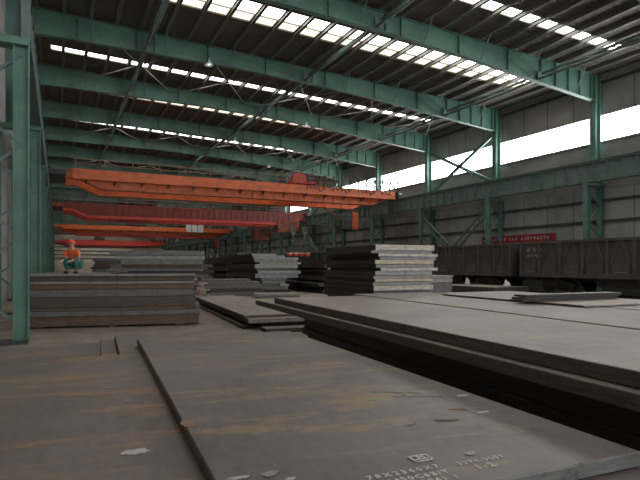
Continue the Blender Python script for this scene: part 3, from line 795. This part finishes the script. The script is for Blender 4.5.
# stack A: tall left stack, turned square to the camera
ar = rad(-12)
AX, AY = -.87, 17.85
A = [(.30, .00, 0, 5.0, 3.6, 'brown'), (.16, .04, -.05, 5.0, 3.6, 'blue'), (.10, 0, 0, 4.93, 3.6, 'brown'), (.32, -.1, -.03, 5.0, 3.6, 'umber'),
     (.23, -.1, .03, 4.88, 3.6, 'grey'), (.16, -.1, 0, 4.93, 3.6, 'brown'), (.08, -.1, -.04, 4.96, 3.6, 'lite'), (.155, -.1, .04, 4.94, 3.6, 'umber'), (.075, -.1, -.04, 4.98, 3.6, 'lite')]
for i, xo in enumerate((.25, 2.3, 4.3)):
    m = MB(); m.box(0, .22, 0, 3.2, 0, .05)
    o = m.build('timber_bearer', M['timber'], loc=(AX + xo * math.cos(ar), AY + xo * math.sin(ar), 0)); o.rotation_euler = (0, 0, ar)
    tag(o, 'flat timber bearer under the tall left stack, %s from the left' % ORD[i], 'timber', 'bearers under the left stack')
zA = stack('the tall left stack', 'plates in the tall left stack', AX, AY, ar, A, side='dark', z0=.054)
o = blob('white_pebble', (.06, .06, .05), M['white'], (.78, 17.9, 0), 'tiny white lump on the floor under the tall left stack', 'pebble')
# stack B, set back on top of A
B = [(.07, 2.8, .6, 2.3, 2.5, 'dark'), (.08, 2.2, .55, 2.95, 2.5, 'grey'), (.10, 2.6, .6, 2.5, 2.5, 'umber'), (.04, 2.15, .5, 3.05, 2.5, 'brown'),
     (.15, 2.6, .6, 2.55, 2.2, 'blue'), (.14, 2.4, .62, 2.8, 2.2, 'lite'), (.15, 2.24, .6, 2.95, 2.2, 'blue'), ]
zB = stack('the pack atop the tall left stack', 'plates in the upper pack of the left stack', AX, AY, ar, B, side='dark', z0=zA)
c_, s_ = math.cos(ar), math.sin(ar)
def la(ox, oy): return AX + ox * c_ - oy * s_, AY + ox * s_ + oy * c_
x, y = la(2.9, 1.3); plate(x, y, zB, ar, .95, .7, .09, 'grey', 'brown', 'brown', 'small rusty offcut on top of the left stack')
x, y = la(3.6, 1.6); plate(x, y + .5, zB, ar, 1.2, .8, .04, 'mid', 'lite', 'umber', 'thin pale plate on top of the left stack, behind the rusty offcut')

# low stack G on the floor in the middle
g = rad(-5)
plate(4.9, 15.1, 0, g, 2.0, 10.5, .083, 'mid', 'dark', 'dark', 'lowest plate of the flat middle stack', 'plates in the flat middle stack')
plate(5.45, 14.95, .09, g, 1.6, 10.3, .103, 'mid', 'blue', 'dark', 'second plate up in the flat middle stack', 'plates in the flat middle stack')
plate(4.95, 14.7, .2, g, 2.25, 10.6, .123, 'mid', 'lite', 'dark', 'thick plate, second from the top of the flat middle stack', 'plates in the flat middle stack')
plate(4.95, 15.1, .33, g, 1.95, 10.6, .07, 'mid', 'brown', 'dark', 'tan topmost plate of the flat middle stack', 'plates in the flat middle stack')
plate(5.2, 13.9, 0, g, 1.5, .6, .12, 'grey', 'brown', 'dark', 'short brown offcut on the floor before the flat middle stack')

# stack C: mid-distance stack with silvery ends
Cx, Cy = 11.95, 34.0
W = 3.3
Cr = [(.22, .9, .3, 1.7, 8, 'dark'), (.25, .55, .2, 1.6, 8, 'grey'), (.2, .6, .2, 1.35, 8, 'grey'), (.22, .45, .1, 1.65, 8, 'silver'), (.2, .35, 0, 1.9, 8, 'grey'), (.3, .12, .1, 3.1, 8, 'silver'), (.22, 0.05, 0, 3.1, 8, 'silver'), (.18, .15, .1, 2.9, 8, 'grey'),
      (.3, 0, 0, 3.1, 8, 'silver'), (.14, .2, .1, 3.0, 8, 'white'), (.16, .05, 0, 3.05, 8, 'silver'), (.2, -.15, -.05, 3.2, 8, 'silver'), (.14, -.25, .1, 2.3, 8, 'silver'), (.12, -.1, .15, 1.75, 8, 'silver')]
Cr = [(t * .94, ox + .12 * math.sin(i * 2.3), oy, lx, ly, e) for i, (t, ox, oy, lx, ly, e) in enumerate(Cr)]
stack('the silvery stack in mid distance', 'plates in the silvery middle stack', Cx, Cy, rad(-3), Cr)
rr = random.Random(11); Dk = []
for i in range(10):
    w = 2.2 - abs(i - 5.5) * .12; Dk.append((.29, (.1, .5, .3, -.1, .4, -.2, .25, .0, .35, .9)[i], rr.uniform(-.4, .3), (2.2, 1.9, 2.0, 2.5, 2.0, 2.6, 2.1, 2.3, 1.9, 1.2)[i], 7.2, 'umber' if i % 3 else 'grey'))
stack('the jagged dark stack behind the silvery one', 'plates in the jagged dark stack', 12.8, 43.6, rad(-3), Dk)
# low grey pack left of it and pale plates on the floor
stack('the low grey pack before the silvery stack', 'plates in the low grey pack', 8.0, 31.7, rad(-14), [(.24, 0, 0, 3.2, 2.5, 'grey'), (.22, .3, .1, 3.3, 2.5, 'umber'), (.22, -.1, 0, 3.5, 2.5, 'grey'), (.18, .1, .1, 3.2, 2.5, 'grey'), (.16, -.3, .3, 3.0, 2.2, 'grey')])
plate(10.1, 28.6, .0, rad(-20), 2.5, 2.0, .134, 'mid', 'grey', 'dark', 'pale plate flat on the floor, lower of two before the silvery stack')
plate(10.0, 28.75, .141, rad(-20), 2.6, 1.9, .1, 'mid', 'lite', 'lite', 'pale plate flat on the floor, upper of two before the silvery stack')
# E: darker pack between silvery and whitish stacks
stack('the dark pack left of the whitish stack', 'plates in the dark pack', 15.75, 31.4, rad(-3), [(.25, 0, 0, 3.2, 7, 'dark'), (.22, .2, .1, 3.4, 7, 'brown'), (.22, -.3, 0, 3.3, 7, 'dark'), (.16, .5, .1, 3.0, 7, 'silver'), (.2, .1, 0, 3.4, 7, 'dark'),
      (.12, .3, .0, 3.3, 7, 'silver'), (.25, .5, .2, 3.2, 7, 'dark'), (.18, .3, .2, 3.4, 7, 'umber'), (.1, .4, .1, 3.3, 7, 'silver'), (.2, .2, .2, 3.3, 7, 'dark'), (.16, .3, .3, 3.3, 7, 'umber')])
# D: whitish stack behind the big pile
rows = [(.25, .1, .05, 2.3, 3.6, 'grey'), (.25, .0, .0, 2.3, 3.6, 'grey'), (.25, .1, .0, 2.3, 3.6, 'grey'), (.3, 0, .1, 2.3, 3.6, 'grey'),
        (.165, -.05, 0, 2.42, 3.6, 'white'), (.13, -.07, .02, 2.38, 3.6, 'lite'), (.09, .0, .0, 2.36, 3.6, 'cream'), (.12, -.06, 0, 2.38, 3.6, 'lite'), (.15, .02, .02, 2.32, 3.6, 'silver'),
        (.11, .22, 0, 2.36, 3.6, 'white'), (.115, .05, .02, 2.36, 3.6, 'lite'), (.14, .0, 0, 2.4, 3.6, 'cream'), (.11, .2, .02, 2.3, 3.6, 'silver'), (.11, .12, -.03, 2.42, 3.6, 'white'), (.10, -.12, .02, 2.46, 3.6, 'lite'), (.19, .02, 0, 2.4, 3.6, 'white')]
zD = stack('the tall whitish stack behind the big pile', 'plates in the whitish stack', 9.3, 14.75, rad(0), rows, top='grey')
# F: small grey pack right of it
stack('the grey pack right of the whitish stack', 'plates in the small grey pack', 16.4, 21.5, rad(-2), [(.22, 0, 0, 1.75, 3, 'grey'), (.2, .05, 0, 1.75, 3, 'grey'), (.2, 0, 0, 1.75, 3, 'blue'), (.2, .04, 0, 1.75, 3, 'grey'), (.2, 0, 0, 1.75, 3, 'grey'), (.16, .02, -.04, 1.75, 3, 'silver'), (.12, 0, .02, 1.8, 3, 'lite'), (.07, .04, 0, 1.85, 3, 'silver')])
# low plates near the train
plate(22.7, 23.0, .0, 0, 2.6, 5.2, .3, 'mid', 'dark', 'dark', 'low flat plate near the train, lower of two', 'flat plates near the train')
plate(22.6, 23.0, .305, 0, 2.75, 5.1, .3, 'mid', 'dark', 'dark', 'low flat plate near the train, upper of two', 'flat plates near the train')
# distant stacks on the far left
for si, (x, y, n, w, l, sd) in enumerate(((1.9, 26.6, 6, 3.4, 5, 3), (3.4, 36, 8, 4.6, 6, 4), (6.5, 50, 8, 4.4, 6, 5), (3.2, 62, 9, 5, 6, 6), (14.2, 60, 8, 3.6, 7, 7), (22.0, 44, 6, 3.0, 7, 8), (.4, 29.6, 5, 1.3, 5, 9))):
    rr = random.Random(sd)
    rows = [(rr.uniform(.2, .34), rr.uniform(-.4, .4), rr.uniform(-.2, .2), w + rr.uniform(-.4, .3), l, rr.choice(['grey', 'umber', 'blue', 'dark', 'lite'])) for _ in range(n)]
    where = ['just behind the left stack', 'well behind the left stack', 'far off in the middle left', 'farthest off at left', 'far behind the silvery stack', 'beside the distant wagons', 'by the left wall'][si]
    stack('the stack ' + where, 'plates in the distant stack ' + where, x, y, rad(-12 if si < 2 else -4), rows, top='mid')

# ------------------------------------------------------------------ worker crouching on the left stack
def skin_chain(nodes, edges, name, mat, parent=None, lvl=1, sub=1):
    me = bpy.data.meshes.new(name); me.from_pydata([n[0] for n in nodes], edges, [])
    o = bpy.data.objects.new(name, me); C.objects.link(o)
    me.materials.append(mat)
    bm = bmesh.new(); bm.from_mesh(me); ly = bm.verts.layers.skin.verify()
    for v, n in zip(bm.verts, nodes):
        v[ly].radius = (n[1], n[1] * (n[2] if len(n) > 2 else 1)); v[ly].use_root = (v.index == 0)
    bm.to_mesh(me); bm.free()
    o.modifiers.new('skin', 'SKIN'); s = o.modifiers.new('sub', 'SUBSURF'); s.levels = s.render_levels = 2
    for md in o.modifiers: md.show_viewport = True
    dg = bpy.context.evaluated_depsgraph_get(); m2 = bpy.data.meshes.new_from_object(o.evaluated_get(dg))
    o.modifiers.clear(); o.data = m2
    m2.materials.clear(); m2.materials.append(mat)
    for p in m2.polygons: p.use_smooth = True
    if parent: o.parent = parent
    return o
cloth_o = paint('orange_vest', (.75, .16, .05), (.6, .1, .04), .8); cloth_g = paint('teal_work_trousers', (.05, .16, .14), (.03, .1, .09), .85)
skin_m = paint('skin', (.55, .33, .22), (.48, .27, .18), .55); glove = paint('work_glove', (.72, .55, .36), (.55, .4, .25), .85); hat = paint('helmet_red', (.75, .1, .04), (.65, .09, .04), .35)
hx, hy = la(1.2, .62)
P = empty('person', (hx, hy, zA + .005), rad(150)); tag(P, 'worker in red helmet, orange vest and teal trousers crouching on the tall left stack', 'person')
# x = sideways, y = facing direction, z up
body = [((0, -.12, .30), .14, .85), ((0, -.06, .45), .125, .8), ((0, .03, .62), .14, .72), ((0, .06, .72), .08), ((0, .09, .80), .05), ((0, .11, .87), .082), ((0, .115, .95), .08),
        ((-.17, .05, .69), .055), ((-.24, .14, .50), .045), ((-.16, .34, .40), .034), ((-.14, .41, .38), .026),
        ((.17, .05, .69), .055), ((.24, .14, .50), .045), ((.16, .34, .40), .034), ((.14, .41, .38), .026),
        ((-.12, -.1, .28), .09), ((-.17, .26, .44), .062), ((-.15, .06, .10), .042), ((-.15, .08, .05), .045), ((-.16, .22, .04), .035),
        ((.12, -.1, .28), .09), ((.17, .26, .44), .062), ((.15, .06, .10), .042), ((.15, .08, .05), .045), ((.16, .22, .04), .035)]
be = [(0,1),(1,2),(2,3),(3,4),(4,5),(5,6),(2,7),(7,8),(8,9),(9,10),(2,11),(11,12),(12,13),(13,14),(0,15),(15,16),(16,17),(17,18),(18,19),(0,20),(20,21),(21,22),(22,23),(23,24)]
skin_chain(body, be, 'body', skin_m, P)
def inflate(nodes, k): return [(n[0], n[1] * k, *(n[2:])) for n in nodes]
vi = [0, 1, 2, 3, 7, 8, 11, 12]; vm = {v: i for i, v in enumerate(vi)}
skin_chain(inflate([body[i] for i in vi], 1.34), [(vm[a], vm[b]) for a, b in be if a in vm and b in vm], 'vest', cloth_o, P)
vi = [8, 9]; skin_chain(inflate([body[8], body[9]], 1.2), [(0, 1)], 'sleeve', cloth_g, P); skin_chain(inflate([body[12], body[13]], 1.2), [(0, 1)], 'sleeve', cloth_g, P)
vi = [0, 15, 16, 17, 20, 21, 22]; vm = {v: i for i, v in enumerate(vi)}
skin_chain(inflate([body[i] for i in vi], 1.15), [(vm[a], vm[b]) for a, b in be if a in vm and b in vm], 'trousers', cloth_g, P)
for sg in (-1, 1):
    skin_chain([((sg*.15, .07, .07), .05), ((sg*.152, .08, .045), .048), ((sg*.16, .22, .04), .042), ((sg*.162, .27, .036), .03)], [(0,1),(1,2),(2,3)], 'boot', M['black'], P)
    hx_, hy_, hz_ = sg * .135, .44, .375
    hn = [((sg*.14, .41, .38), .028), ((hx_, hy_ + .03, hz_), .034, .6)]; he = [(0, 1)]
    for q, ln in enumerate((.055, .066, .062, .05)):
        bx = hx_ + (q - 1.5) * .02; k = len(hn)
        hn += [((bx, hy_ + .07, hz_), .0105), ((bx, hy_ + .07 + ln * .55, hz_ - .012), .0095), ((bx, hy_ + .07 + ln * .8, hz_ - .04), .008)]; he += [(1, k), (k, k+1), (k+1, k+2)]
    k = len(hn); hn += [((hx_ - sg * .04, hy_ + .03, hz_ - .01), .012), ((hx_ - sg * .05, hy_ + .065, hz_ - .03), .0095)]; he += [(1, k), (k, k+1)]
    skin_chain(hn, he, 'glove', glove, P)
# face details
m = MB(); m.tube([(0, .175, .915), (0, .205, .895), (0, .185, .885)], [.008, .014, .01], 8)
m.build('nose', skin_m, P)
for sg in (-1, 1):
    m = MB(); m.tube([(sg * .026, .172, .925), (sg * .026, .182, .925)], [.012, .006], 8); m.build('eye', M['black'], P)
    m = MB(); m.tube([(sg * .068, .11, .89), (sg * .08, .105, .90), (sg * .07, .1, .93)], [.008, .013, .008], 8); m.build('ear', skin_m, P)
m = MB(); m.tube([(-.02, .172, .865), (.02, .172, .865)], .005, 6); m.build('mouth', M['banner'], P)
m = MB(); m.tube([(0, .11, .935), (0, .11, .985), (0, .11, 1.03), (0, .11, 1.055)], [.112, .108, .075, .02], 18); m.tube([(0, .13, .932), (0, .13, .942)], [.135, .13], 18)
m.build('helmet', hat, P)
# red toolbox-like bundle left out; orange strap coil beside the worker
# ------------------------------------------------------------------ light, camera
w = bpy.data.worlds.new('sky'); bpy.context.scene.world = w; w.use_nodes = True
bg = w.node_tree.nodes['Background']; bg.inputs['Color'].default_value = (.93, .97, 1, 1); bg.inputs['Strength'].default_value = 2.05

cam = bpy.data.cameras.new('camera'); co = bpy.data.objects.new('camera', cam); C.objects.link(co)
cam.sensor_width = 36; cam.lens = 36 * 530 / 640; cam.shift_y = 25 / 640; cam.clip_end = 600
co.location = (0, 0, 1.9); co.rotation_euler = (rad(90), 0, rad(-26.3))
sc = bpy.context.scene; sc.camera = co
sc.view_settings.view_transform = 'Standard'; sc.view_settings.look = 'None'; sc.view_settings.gamma = 1; sc.view_settings.use_curve_mapping = False
sc.view_settings.exposure = 0.14
